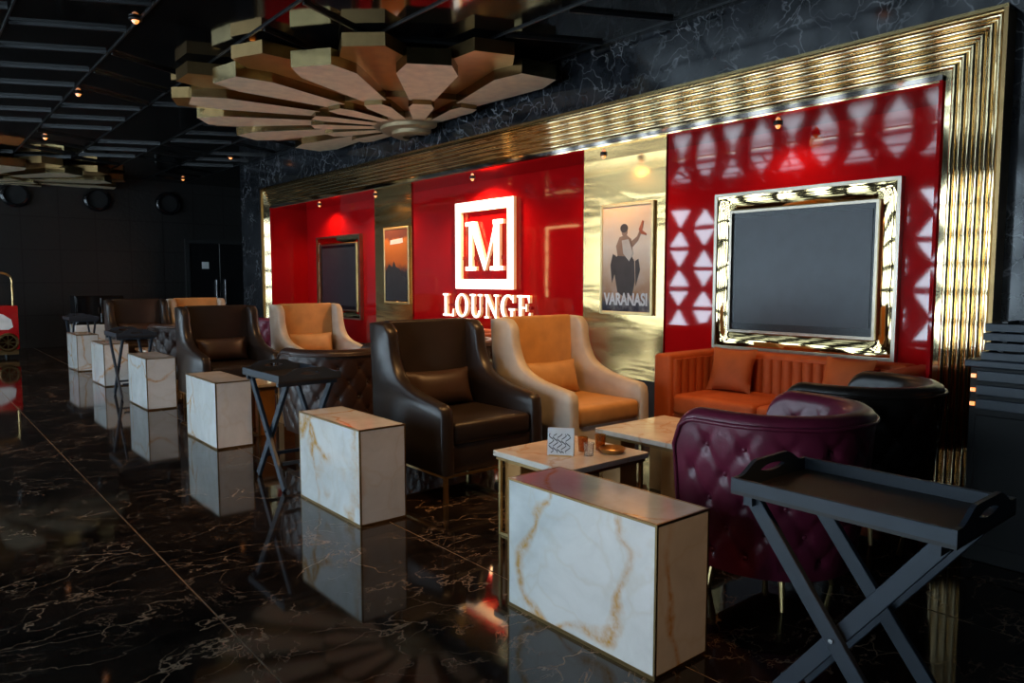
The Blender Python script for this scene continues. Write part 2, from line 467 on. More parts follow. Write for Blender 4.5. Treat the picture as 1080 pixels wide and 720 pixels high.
# ------------------------------------------------------------------ wall pictures and signs
def framed_screen(name, label, cx, w, h, zc, wide):
    t = thing(name, label, 'screen', (cx, YN - .002, zc))
    def loop(hw, hh, y): return [Vector((-hw, y, -hh)), Vector((hw, y, -hh)), Vector((hw, y, hh)), Vector((-hw, y, hh))]
    def framepart(nm, mat, spec):
        bm = bmesh.new()
        rings = [loop(*s) for s in spec]
        add_ring(bm, rings, cap=False); return fin(bm, nm, mat, t, 0)
    W, H = w / 2, h / 2
    framepart('outer_moulding', 'silver_trim', [(W, H, 0), (W, H, -.055), (W - .025, H - .025, -.055), (W - .025, H - .025, -.045)])
    bm = bmesh.new()
    N = 14
    # broad bevel, subdivided so the gold catches uneven reflections
    rings = []
    for k in range(6):
        f = k / 5; hw = W - .025 - (wide - .045) * f; hh = H - .025 - (wide - .045) * f; y = -.045 + .02 * f - .006 * math.sin(PI * f)
        L = loop(hw, hh, y); r = []
        for i in range(4):
            for q in range(N): r.append(L[i].lerp(L[(i + 1) % 4], q / N))
        rings.append(r)
    add_ring(bm, rings, cap=False); fin(bm, 'bevel', 'gold_rumpled', t, 40)
    a, b = W - wide + .02, H - wide + .02
    framepart('inner_moulding', 'silver_trim', [(a, b, -.02), (a, b, -.05), (a - .02, b - .02, -.05), (a - .02, b - .02, -.01)])
    part_box('bezel', 'screen_edge', t, (-a + .02, -.03, -b + .02), (a - .02, 0, b - .02), smooth=0)
    part_box('screen_panel', 'screen', t, (-a + .045, -.036, -b + .075), (a - .045, -.02, b - .06), smooth=0)
framed_screen('framed_screen', 'large dark screen in wide gold frame above the orange sofa', -2.885, 1.45, 1.24, 1.315, .16)
framed_screen('framed_screen', 'dark screen in a gold frame on the far red panel', -10.30, 1.42, 1.24, 1.29, .14)

def text_mesh(txt, size, extrude, name):
    cu = bpy.data.curves.new(name, 'FONT'); cu.body = txt; cu.size = size; cu.extrude = extrude; cu.align_x = 'CENTER'; cu.offset = size * .03
    ob = bpy.data.objects.new('t', cu); COL.objects.link(ob)
    dg = bpy.context.evaluated_depsgraph_get(); me = bpy.data.meshes.new_from_object(ob.evaluated_get(dg))
    bpy.data.objects.remove(ob); me.name = name; return me
def flat_poly(bm, pts, y0, y1):
    add_prism(bm, pts, lambda u, v, t: Vector((u, t, v)), y0, y1)
def ellipse(cx, cz, rx, rz, n=18, a0=0): return [(cx + rx * math.cos(a0 + 2 * PI * i / n), cz + rz * math.sin(a0 + 2 * PI * i / n)) for i in range(n)]

def build_posters():
    W, H = .64, 1.02
    def base(label, cx, mat):
        t = thing('poster', label, 'poster', (cx, YN - .018, 1.44))
        for lo, hi in (((-W / 2, -.026, -H / 2), (-W / 2 + .03, 0, H / 2)), ((W / 2 - .03, -.026, -H / 2), (W / 2, 0, H / 2)),
                       ((-W / 2 + .03, -.026, H / 2 - .03), (W / 2 - .03, 0, H / 2)), ((-W / 2 + .03, -.026, -H / 2), (W / 2 - .03, 0, -H / 2 + .03))):
            part_box('frame_bar', 'frame_gold', t, lo, hi, .004, 1)
        part_box('print', mat, t, (-W / 2 + .03, -.018, -H / 2 + .03), (W / 2 - .03, -.004, H / 2 - .03), smooth=0)
        return t
    t = base('gold-framed film poster with standing figure on a pale ground', -4.57, 'poster_print')
    y0, y1 = -.0195, -.017
    bm = bmesh.new()
    flat_poly(bm, [(-.10, -.30), (-.14, -.12), (-.12, .02), (-.06, .06), (.05, .05), (.10, -.02), (.11, -.20), (.08, -.33), (.0, -.36)], y0, y1)
    flat_poly(bm, [(-.17, -.22), (-.19, -.05), (-.16, .05), (-.12, .03), (-.13, -.12)], y0, y1)
    flat_poly(bm, [(.12, -.25), (.17, -.10), (.15, .0), (.11, -.02)], y0, y1)
    fin(bm, 'printed_robe', 'fig_dark', t, 0)
    bm = bmesh.new()
    flat_poly(bm, [(-.10, .03), (-.12, .12), (-.08, .20), (.0, .22), (.06, .18), (.08, .08), (.05, .02)], y0 - .001, y1)
    flat_poly(bm, ellipse(-.02, .25, .035, .045), y0 - .001, y1)
    flat_poly(bm, [(.05, .15), (.13, .20), (.17, .27), (.19, .25), (.14, .16), (.07, .10)], y0 - .001, y1)
    fin(bm, 'printed_torso', 'fig_skin', t, 0)
    bm = bmesh.new()
    flat_poly(bm, ellipse(-.025, .28, .045, .04), y0 - .002, y1)
    fin(bm, 'printed_hair', 'fig_dark', t, 0)
    bm = bmesh.new()
    flat_poly(bm, [(-.05, .17), (.03, .18), (.09, .05), (.04, -.02), (-.03, .05)], y0 - .003, y1)
    fin(bm, 'printed_sash', 'fig_cloth', t, 0)
    bm = bmesh.new()
    flat_poly(bm, [(.15, .26), (.19, .34), (.205, .33), (.19, .25), (.24, .22), (.235, .205), (.18, .22)], y0 - .003, y1)
    fin(bm, 'printed_torch', 'fig_red', t, 0)
    me = text_mesh('VARANASI', .14, .002, 'printed_title'); me.materials.append(M['paper_white'])
    o = place(me, 'printed_title', t, (0, -.021, -.42)); o.rotation_euler = (PI / 2, 0, 0); o.scale = (.80, 1.1, 1)
    t = base('gold-framed film poster with dusky orange sky left of the sign', -8.62, 'poster_dusk')
    bm = bmesh.new(); flat_poly(bm, [(-.15, .28), (-.14, .34), (.17, .36), (.18, .30), (.1, .29)], y0, y1); fin(bm, 'printed_title', 'paper_white', t, 0)
    bm = bmesh.new(); flat_poly(bm, [(-.25, -.46), (-.25, -.05), (-.18, .02), (-.1, -.02), (-.06, .06), (.0, -.02), (.08, -.04), (.14, -.14), (.25, -.16), (.25, -.46)], y0, y1); fin(bm, 'printed_skyline', 'ink', t, 0)
build_posters()

def build_sign():
    t = thing('lounge_sign', 'glowing white square M emblem above the word LOUNGE', 'sign', (-6.69, YN - .002, 0))
    D0, D1 = -.05, -.012
    fn = lambda u, v, q: Vector((u, q, v))
    def pieces(nm, polys, ox, oz, sx, sz):
        bm = bmesh.new()
        for P in polys:
            va, vb, fs = add_prism(bm, [(ox + u * sx, oz + v * sz) for u, v in P], fn, D0, D1)
            for f in fs[1:]: f.material_index = 1
        return fin(bm, nm, ['sign_white', 'sign_side'], t, 0)
    R = lambda a, b, c, d: [(a, b), (c, b), (c, d), (a, d)]
    x0, x1, z0, z1 = -.545, .535, 1.145, 2.145; th = .112
    pieces('square_frame', [R(x0, z0, x1, z0 + th), R(x0, z1 - th, x1, z1), R(x0, z0 + th, x0 + th, z1 - th), R(x1 - th, z0 + th, x1, z1 - th)], 0, 0, 1, 1)
    def arc(cx, cz, rx, rz, ix, iz, a0, a1, n=20):
        out = []
        for i in range(n):
            A = a0 + (a1 - a0) * i / n; B = a0 + (a1 - a0) * (i + 1) / n
            out.append([(cx + rx * math.cos(A), cz + rz * math.sin(A)), (cx + rx * math.cos(B), cz + rz * math.sin(B)), (cx + ix * math.cos(B), cz + iz * math.sin(B)), (cx + ix * math.cos(A), cz + iz * math.sin(A))])
        return out
    Mp = [R(.10, 0, .19, 1), R(0, 0, .30, .085), R(0, .915, .26, 1), [(.10, 1), (.27, 1), (.56, .16), (.50, 0)], [(.50, 0), (.56, .16), (.79, 1), (.88, 1), (.54, 0)][::-1],
          R(.76, 0, .91, 1), R(.66, 0, 1.0, .085), R(.74, .915, 1.0, 1)]
    pieces('letter_m', Mp, -.345, 1.355, .70, .56)
    L = [R(.13, 0, .33, 1), R(0, .92, .46, 1), R(0, 0, .86, .09), [(.74, 0), (.86, 0), (.88, .34), (.82, .34), (.74, .10)]]
    O = arc(.5, .5, .5, .52, .27, .43, 0, 2 * PI, 28)
    U = [R(.12, .28, .32, 1), R(0, .92, .44, 1), R(.72, .28, .80, 1), R(.58, .92, .94, 1)] + arc(.46, .30, .34, .32, .14, .22, PI, 2 * PI, 16)
    N_ = [R(.12, 0, .20, 1), R(0, 0, .32, .08), [(.0, 1), (.28, 1), (.86, .10), (.86, -.02), (.78, -.02)], R(.78, 0, .86, 1), R(.66, .92, 1.0, 1)]
    G = arc(.5, .5, .5, .52, .27, .43, .25 * PI, 1.72 * PI, 24) + [R(.66, .06, .84, .42), R(.54, .38, .96, .46), [(.80, .68), (.88, .68), (.88, 1.0), (.82, 1.0), (.74, .86)]]
    E_ = [R(.12, 0, .32, 1), R(0, .92, .80, 1), R(0, 0, .84, .08), R(.32, .47, .60, .54), R(.56, .36, .62, .66), [(.74, .70), (.80, .70), (.80, 1), (.66, .94)], [(.78, .32), (.86, .32), (.84, 0), (.68, .06)]]
    xs = -.815
    for nm, P, wd in (('letter_l', L, .88), ('letter_o', O, 1.0), ('letter_u', U, .94), ('letter_n', N_, 1.0), ('letter_g', G, .96), ('letter_e', E_, .86)):
        pieces(nm, P, xs, .815, .262, .27); xs += wd * .262 + .03
    bm = bmesh.new(); add_box(bm, (0, -.012, 1.5), (1.0, .02, .04)); add_box(bm, (0, -.012, .95), (1.6, .02, .03)); fin(bm, 'mounting_rail', 'red_paint', t, 0)
build_sign()

def build_doorway_light():
    t = thing('lit_doorway', 'thin gold light strip outlining a side doorway', 'light strip', (-15.75, YL + .002, 0))
    part_box('jamb_strip', 'led_gold', t, (0, 0, .75), (.06, .03, DOOR_TOP), smooth=0)
    part_box('head_strip', 'led_gold', t, (.06, 0, DOOR_TOP - .05), (1.3, .03, DOOR_TOP), smooth=0)
    part_box('door_leaf', 'door_black', t, (.08, 0, 0), (1.3, .02, DOOR_TOP - .07), smooth=0)
# ------------------------------------------------------------------ half-round ceiling fans
def build_fan(loc, rotz, label):
    t = thing('ceiling_fan_ornament', label, 'ceiling ornament', loc, rotz, 'half-round petal ornaments')
    # local: petals spread over angles -180..0 (towards -y)
    def petal(nm, mats, ang, prof, z0, z1):
        bm = bmesh.new(); pts = [(r, w) for r, w in prof] + [(r, -w) for r, w in prof[::-1]]
        va, vb, fs = add_prism(bm, pts, lambda u, v, q: Vector((u, v, q)), z0, z1)
        fs[0].material_index = 0
        for f in fs[1:]: f.material_index = 1
        fs[0].material_index = 0
        o = fin(bm, nm, mats, t, 0); o.rotation_euler.z = ang; return o
    for k in range(8):
        a = math.radians(-6 - 24 * k)
        petal('petal', ['cream_panel', 'petal_edge'], a, [(1.10, .12), (2.02, .26), (2.32, .18)], 0, .13)
        petal('inner_petal', ['cream_panel', 'petal_edge'], a, [(.30, .045), (1.0, .125), (1.14, .09)], -.045, .12)
    for k in range(7):
        a = math.radians(-18 - 24 * k)
        petal('bronze_petal', ['bronze', 'gold_dark'], a, [(.9, .13), (2.1, .30), (2.48, .17)], .085, .19)
        petal('inner_bronze_petal', ['bronze', 'gold_dark'], a, [(.30, .05), (.98, .16), (1.1, .12)], .03, .1)
    bm = bmesh.new()
    pr = [(0, .2), (.50, .2), (.50, -.03), (.46, -.05), (.40, -.05), (.40, -.085), (.36, -.10), (.28, -.10), (.28, -.135), (.24, -.15), (.16, -.15), (.16, -.12), (0, -.12)]
    add_lathe(bm, pr, seg=28, a0=-PI, a1=0); fin(bm, 'hub', 'hub_tan', t, 40)
build_fan((-7.13, 4.56, 2.975), 0, 'large half-round cream and bronze petal ornament on ceiling above the sign')
build_fan((-15.96, 1.0, 2.975), PI / 2, 'distant half-round petal ornament high on the dark end wall')

# ------------------------------------------------------------------ end-wall speakers and door
def build_back():
    labels = ['round black wall speaker nearest the left picture edge', 'middle of the three round black wall speakers', 'round black wall speaker nearest the double door']
    for lb, y in zip(labels, (1.74, 3.04, 4.30)):
        t = thing('wall_speaker', lb, 'speaker', (XB, y, 2.77), 0, 'round speakers on the end wall')
        bm = bmesh.new(); add_lathe(bm, [(.23, 0), (.23, .10), (.20, .12), (.17, .12), (.17, .06)], seg=24)
        bmesh.ops.rotate(bm, verts=bm.verts, matrix=Matrix.Rotation(PI / 2, 3, 'Y')); fin(bm, 'housing', 'black_gloss', t, 40)
        bm = bmesh.new(); add_lathe(bm, [(.168, .07), (.05, .035), (.045, .06), (.001, .075)], seg=24)
        bmesh.ops.rotate(bm, verts=bm.verts, matrix=Matrix.Rotation(PI / 2, 3, 'Y')); fin(bm, 'cone', 'rubber_black', t, 40)
    d = structure('door_1', 'black double door with long steel pull handles and small white notice', 'door')
    d.location = (XB, 5.28, 0)
    for s in (-1, 1):
        a, b = (-.60, -.005) if s < 0 else (.005, .60)
        lf = part_box('door_leaf', 'door_black', d, (.0, a, .01), (.045, b, 2.0), .004, 1)
        bm = bmesh.new(); yy = s * .09
        add_tube(bm, [(.09, yy, .75), (.09, yy, 1.25)], .014); add_tube(bm, [(.04, yy, .85), (.09, yy, .85)], .010); add_tube(bm, [(.04, yy, 1.15), (.09, yy, 1.15)], .010)
        fin(bm, 'handle', 'steel', lf, 40)
    part_box('notice', 'white_print', d, (.046, -.36, 1.48), (.05, -.22, 1.62), smooth=0)
    for lo, hi in (((0, -.68, 0), (.07, -.60, 2.08)), ((0, .60, 0), (.07, .68, 2.08)), ((0, -.60, 2.0), (.07, .60, 2.08))):
        part_box('door_frame', 'charcoal', d, lo, hi, smooth=0)
build_back()
build_doorway_light()

# ------------------------------------------------------------------ lamps
def spot(parent, loc, energy, size=1.6, col=(1, .52, .19), tgt=(0, 0, -1), blend=.6, rad=.05):
    l = bpy.data.lights.new('downlight_lamp', 'SPOT'); l.energy = energy; l.spot_size = size; l.spot_blend = blend; l.color = col; l.shadow_soft_size = rad
    o = bpy.data.objects.new('lamp', l); COL.objects.link(o); o.parent = parent; o.location = loc
    o.rotation_euler = Vector(tgt).to_track_quat('-Z', 'Y').to_euler(); return o
def downlight(loc, label, energy, tgt=(0, 0, -1), size=1.5, r=.04, lens='lens_warm', group='warm downlights'):
    t = thing('downlight', label, 'downlight', loc, 0, group)
    bm = bmesh.new(); add_lathe(bm, [(r * .8, -.002), (r * 1.35, -.004), (r * 1.35, -.014), (r * .85, -.018), (r * .8, -.008)], seg=16); fin(bm, 'trim_ring', 'black_metal', t, 40)
    bm = bmesh.new(); add_lathe(bm, [(.001, -.004), (r * .78, -.004), (r * .78, -.016), (r * .6, -.032), (r * .3, -.04), (.001, -.042)], seg=16); fin(bm, 'lens', lens, t, 40)
    if energy: spot(t, (0, 0, -.07), energy, size, tgt=tgt)
def build_lamps():
    for x, e, lb in ((-2.94, 6, 'small warm downlight in the niche soffit above the large screen'), (-6.6, 90, 'small warm downlight in the niche soffit above the sign'),
                     (-10.4, 24, 'small warm downlight in the niche soffit above the far screen'), (-4.64, 26, 'small warm downlight in the niche soffit above the figure poster'),
                     (-8.73, 45, 'small warm downlight in the niche soffit above the dusk poster')):
        downlight((x, 4.93, NZ), lb, e, (0, .12, -1), 2.7, .025, group='niche soffit downlights')
    for x, y, e, lb in ((-6.19, 1.49, 70, 'warm ceiling downlight near top left of the room'), (-8.97, 1.58, 70, 'warm ceiling downlight left of the petal ornament tips'),
                        (-12.0, 1.69, 70, 'warm ceiling downlight farther along the left row'), (-15.2, 2.86, 0, 'warm ceiling downlight close to end wall beside speakers'),
                        (-12.04, 4.21, 0, 'warm ceiling downlight by the far marble pier'), (-15.2, 4.39, 0, 'warm ceiling downlight in front of the black door'), (-6.26, 2.4, 0, 'warm ceiling downlight behind the petal tips'),
                        (-3.3, 1.45, 70, 'warm ceiling downlight over the walkway by the second block table')):
        downlight((x, y, ZC - .002), lb, e, (-.45, .12, -1), 1.5, .035)
    downlight((.1, .3, ZC - .002), 'added warm spotlight brightening the end of the nearest block table', 110, (-1.5, 1.5, -3.0), .34, .05)  # added spot, aimed only to brighten the nearest block's end face
    for x, y, e, lb in ((-2.5, 2.7, 130, 'warm ceiling downlight over the near coffee tables'), (-2.55, 3.75, 90, 'warm ceiling downlight over the orange sofa'),
                        (-5.9, 3.1, 110, 'warm ceiling downlight over the middle seating group'), (-9.0, 3.0, 100, 'warm ceiling downlight over the far seating group')):
        downlight((x, y, ZC - .002), lb, e, (-.35, .05, -1), 1.25, .05)
build_lamps()

# ------------------------------------------------------------------ marble cube tables
def build_boxes():
    L, W, H = .72, .27, .50
    t = thing('marble_block_table', '', 'side table', (0, 0, 0), 0, 'white marble block tables in a row')
    e = .008
    part_box('core', 'black_metal', t, (.012, .012, .0), (L - .012, W - .012, H - .012), smooth=0)
    part_box('side_panel', 'onyx', t, (e, .001, .014), (L - e, .012, H - e), smooth=0)
    part_box('side_panel', 'onyx', t, (e, W - .012, .014), (L - e, W - .001, H - e), smooth=0)
    part_box('end_panel', 'onyx', t, (.001, e, .014), (.012, W - e, H - e), smooth=0)
    part_box('end_panel', 'onyx', t, (L - .012, e, .014), (L - .001, W - e, H - e), smooth=0)
    part_box('top_panel', 'onyx', t, (e, e, H - .012), (L - e, W - e, H - .001), smooth=0)
    bm = bmesh.new()
    for x in (e / 2, L - e / 2):
        for y in (e / 2, W - e / 2): add_box(bm, (x, y, H / 2), (e, e, H))
        for z in (.007, H - e / 2): add_box(bm, (x, W / 2, z), (e, W - 2 * e, e if z > .1 else .014))
    for y in (e / 2, W - e / 2):
        for z in (.007, H - e / 2): add_box(bm, (L / 2, y, z), (L - 2 * e, e, e if z > .1 else .014))
    fin(bm, 'edge_trim', 'gold_dark', t, 0)
    pos = [(-2.135, 1.757), (-4.01, 1.745), (-6.22, 1.76), (-8.33, 1.80), (-10.35, 1.83), (-12.2, 1.86)]
    lbs = ['white gold-veined marble block table closest to the camera', 'white marble block table in front of the dark brown armchair by the sign',
           'white marble block table just past the middle tray stand', 'fourth white marble block table from the camera',
           'white marble block table beside the far tray stand', 'farthest white marble block table in the row']
    for i, ((x, y), lb) in enumerate(zip(pos, lbs)):
        if i == 0: t.location = (x, y, 0); t['label'] = lb
        else: dup(t, (x, y, 0), 0, lb)
build_boxes()

# ------------------------------------------------------------------ wing armchair (local front = +x)
def pillow_mesh(bm, w, h, d, n=12, puff=.55):
    """cushion in the y-z plane, thickness along x"""
    def shp(u, v):
        k = max(0.0, (1 - abs(u) ** 2.6) * (1 - abs(v) ** 2.6)) ** puff
        pin = 1 - .07 * (1 - abs(u)) * abs(v) - .07 * (1 - abs(v)) * abs(u)
        return k, pin
    F_, B_ = [], []
    for i in range(n + 1):
        fr, br = [], []
        for j in range(n + 1):
            u = -1 + 2 * i / n; v = -1 + 2 * j / n; k, pin = shp(u, v)
            yy = u * w / 2 * (1 - .06 * (1 - v * v)); zz = v * h / 2 * (1 - .08 * (1 - u * u))
            edge = i in (0, n) or j in (0, n)
            a = bm.verts.new((d / 2 * k, yy, zz)); fr.append(a); br.append(a if edge else bm.verts.new((-d / 2 * k, yy, zz)))
        F_.append(fr); B_.append(br)
    for i in range(n):
        for j in range(n):
            bm.faces.new((F_[i][j], F_[i + 1][j], F_[i + 1][j + 1], F_[i][j + 1]))
            bm.faces.new((B_[i][j + 1], B_[i + 1][j + 1], B_[i + 1][j], B_[i][j]))
def wing_chair(label, leather, pil, loc, rotz=0, inner=None):
    inner = inner or leather
    t = thing('wing_armchair', label, 'armchair', loc, rotz, 'high-backed wing armchairs')
    hw = .375; th = .085
    prof = [(-.38, .16), (-.40, .60), (-.425, .98)]
    prof += [(-.36, .99), (-.25, .985)]
    crv = smoothcurve([(-.25, .985, 0), (-.195, .93, 0), (-.17, .80, 0), (-.10, .68, 0), (.04, .61, 0), (.22, .575, 0), (.345, .555, 0)], 5)[1:]
    prof += [(p.x, p.y) for p in crv]
    prof += [(.375, .53), (.385, .48), (.385, .16)]
    for s in (-1, 1):
        bm = bmesh.new(); n = len(prof)
        y0, y1 = (hw - th, hw) if s > 0 else (-hw, -hw + th)
        rings = []
        cx = sum(p[0] for p in prof) / n; cz = sum(p[1] for p in prof) / n
        for y, ins in ((y0, .016), (y0 + .012, .004), (y0 + .03, 0), (y1 - .03, 0), (y1 - .012, .004), (y1, .016)):
            ring = []
            for i, (x, z) in enumerate(prof):
                a = Vector(prof[(i - 1) % n]); b = Vector(prof[(i + 1) % n]); d = (b - a).normalized(); nr = Vector((d.y, -d.x))
                zz = z + nr.y * ins; ring.append(Vector((x + nr.x * ins, y, max(.16, zz))))
            rings.append(ring)
        add_ring(bm, rings); fin(bm, 'side_wing', leather, t, 50)
    rk = Matrix.Rotation(-.055, 3, 'Y')
    bm = bmesh.new(); add_box(bm, (-.335, 0, .583), (.11, 2 * (hw - th) + .01, .825), .018, 3, rk); fin(bm, 'backrest', inner, t, 50)
    bm = bmesh.new(); add_box(bm, (-.01, 0, .245), (.74, 2 * (hw - th) + .004, .17), .012, 2); fin(bm, 'apron', leather, t, 50)
    bm = bmesh.new(); add_box(bm, (.045, 0, .385), (.66, 2 * (hw - th) - .006, .13), .035, 4); fin(bm, 'seat_cushion', inner, t, 50)
    bm = bmesh.new(); pillow_mesh(bm, .48, .24, .15)
    bmesh.ops.rotate(bm, verts=bm.verts, matrix=Matrix.Rotation(-.28, 3, 'Y')); bmesh.ops.translate(bm, verts=bm.verts, vec=(-.18, 0, .565)); fin(bm, 'lumbar_pillow', pil, t, 80)
    for x in (-.33, .35):
        for y in (-.33, .33):
            bm = bmesh.new(); add_bar(bm, (x, y, 0), (x, y, .15), .022, .022); fin(bm, 'leg', 'gold_satin', t, 0)
    bm = bmesh.new()
    for y in (-.352, .352): add_box(bm, (.0, y, .155), (.76, .02, .012))
    for x in (-.37, .375): add_box(bm, (x, 0, .155), (.02, .69, .012))
    fin(bm, 'base_rail', 'gold_satin', t, 0)
    return t
wb_ = wing_chair('dark brown leather wing armchair in front of the sign', 'brown_leather', 'pillow_brown', (-3.71, 2.645, 0), 0)
dup(wb_, (-7.26, 2.465, 0), 0, 'dark brown wing armchair behind the middle tray stand')
dup(wb_, (-10.6, 2.49, 0), 0, 'farthest dark brown wing armchair near the end wall')
wg_ = wing_chair('beige wing armchair with tan seat beside the figure poster', 'beige_leather', 'pillow_beige', (-3.61, 3.53, 0), 0, 'tan_leather')
dup(wg_, (-7.28, 3.42, 0), 0, 'beige wing armchair below the far screen')
dup(wg_, (-10.7, 3.30, 0), 0, 'farthest beige wing armchair near the black door')

# ------------------------------------------------------------------ tufted tub chair (local front = +x)
def tub_chair(label, leather, loc, rotz, hz=.77):
    t = thing('tub_chair', label, 'tub chair', loc, rotz, 'button-tufted tub chairs')
    R, XF = .335, .20
    z0 = .14; hth = .05
    straight = XF; arcl = PI * R; tot = 2 * straight + arcl
    def path(a):
        if a < straight: return Vector((XF - a, -R)), Vector((0, -1))
        if a > straight + arcl: return Vector((a - straight - arcl, R)), Vector((0, 1))
        th = -PI / 2 - (a - straight) / R
        d = Vector((math.cos(th), math.sin(th))); return d * R, d
    da, dz = .145, .105
    def tuft(a, z, zlo, zhi):
        q1 = a / da - z / (2 * dz); q2 = a / da + z / (2 * dz)
        f1 = abs(q1 - round(q1)); f2 = abs(q2 - round(q2))
        d = -.0075 * (math.exp(-(f1 / .09) ** 2) + math.exp(-(f2 / .09) ** 2))
        d += -.013 * math.exp(-((f1 ** 2 + f2 ** 2) / .035))
        d += .004
        fade = min(1, max(0, (a - .03) / .05)) * min(1, max(0, (tot - a - .03) / .05)) * min(1, max(0, (z - zlo) / .04)) * min(1, max(0, (zhi - z) / .04))
        return d * fade
    def top(a):
        d = min(a, tot - a); rc = .11
        return hz if d >= rc else hz - rc + math.sqrt(max(0, rc * rc - (rc - d) ** 2))
    NA, NO = 132, 34
    loops = []
    for i in range(NA + 1):
        a = tot * i / NA
        P, nrm = path(a); h = top(a) - hth; sec = []
        def pt(z, off):
            s = .80 + .20 * min(1, (z - z0) / (hz - z0)) ** .8
            c = Vector((P.x * (s if P.x < 0 else .92 + .08 * (s - .8) / .2), P.y * s)) + nrm * off
            return Vector((c.x, c.y, z))
        for k in range(NO + 1):
            z = z0 + (h - z0) * k / NO; sec.append(pt(z, hth + tuft(a, z, z0 + .02, h - .01)))
        for k in range(1, 8):
            an = PI * k / 8; sec.append(pt(h + hth * math.sin(an) * .85, hth * math.cos(an)))
        for k in range(NO + 1):
            z = h - (h - .34) * k / NO; sec.append(pt(z, -hth - tuft(a, z, .34, h - .01)))
        loops.append(sec)
    bm = bmesh.new(); add_ring(bm, loops); fin(bm, 'tufted_shell', leather, t, 60)
    # buttons
    bm = bmesh.new()
    nb = int(tot / da) + 1
    j = 0
    for jz in range(2, 8):
        z = jz * dz
        for ia in range(1, 2 * nb):
            a = ia * da / 2
            if (ia + jz) % 2: continue
            if a < .09 or a > tot - .09: continue
            for off, lo in ((1, z0 + .06), (-1, .38)):
                if z < lo or z > hz - hth - .05: continue
                P, nrm = path(a)
                s = .80 + .20 * min(1, (z - z0) / (hz - z0)) ** .8
                c = Vector((P.x * (s if P.x < 0 else .92 + .08 * (s - .8) / .2), P.y * s)) + nrm * off * (hth - .020)
                bmesh.ops.create_icosphere(bm, subdivisions=1, radius=.012, matrix=Matrix.Translation((c.x, c.y, z)))
    o = fin(bm, 'tufting_buttons', leather, t, 80); o['kind'] = 'stuff'
    # piping round the arm fronts and rim
    bm = bmesh.new(); pp = []
    for i in range(0, NA + 1, 3): pp.append(loops[i][NO] + Vector((path(tot * i / NA)[1].x, path(tot * i / NA)[1].y, 0)) * .004)
    pre = [loops[0][k] for k in range(2, NO, 4)]; post = [loops[-1][k] for k in range(2, NO, 4)][::-1]
    add_tube(bm, pre + pp + post, .009, 6); fin(bm, 'piping', leather, t, 80)
    # seat
    bm = bmesh.new()
    def outline(rr, xf): return [(xf, -rr), (xf, rr)] + [(rr * math.cos(PI / 2 + PI * k / 16), rr * math.sin(PI / 2 + PI * k / 16)) for k in range(17)]
    rings = []
    for z, r_, x_ in ((.30, .235, .14), (.32, .26, .17), (.40, .27, .185), (.43, .25, .16), (.445, .21, .12)):
        rings.append([Vector((u, v, z)) for u, v in outline(r_, x_)])
    add_ring(bm, rings); fin(bm, 'seat_cushion', leather, t, 60)
    bm = bmesh.new(); add_ring(bm, [[Vector((u, v, z)) for u, v in outline(.235, .15)] for z in (.14, .30)]); fin(bm, 'seat_base', leather, t, 60)
    for x, y in ((.12, -.19), (.12, .19), (-.16, -.17), (-.16, .17)):
        bm = bmesh.new(); add_tube(bm, [(x, y, .145), (x * 1.12, y * 1.12, 0)], [.014, .009], 8); fin(bm, 'leg', 'gold_satin', t, 40)
    return t
tub_chair('burgundy leather tub chair with buttoned outside beside the near tray', 'burgundy_leather', (-1.60, 2.70, 0), PI)
td = tub_chair('dark brown tub chair between orange sofa and the gold ribs', 'dark_leather', (-1.71, 3.67, 0), PI)
tb = tub_chair('brown buttoned tub chair behind the large brown armchair', 'tub_brown', (-5.05, 2.50, 0), PI)
dup(tb, (-8.95, 2.57, 0), PI, 'brown buttoned tub chair partly behind middle brown armchair')
dup(tb, (-5.05, 3.55, 0), PI, 'brown tub chair added unseen behind the large brown armchair')  # hidden chair added to block the red showing under the armchair
tub_chair('burgundy tub chair far off at the end of the niche', 'burgundy_leather', (-9.55, 3.92, 0), PI)

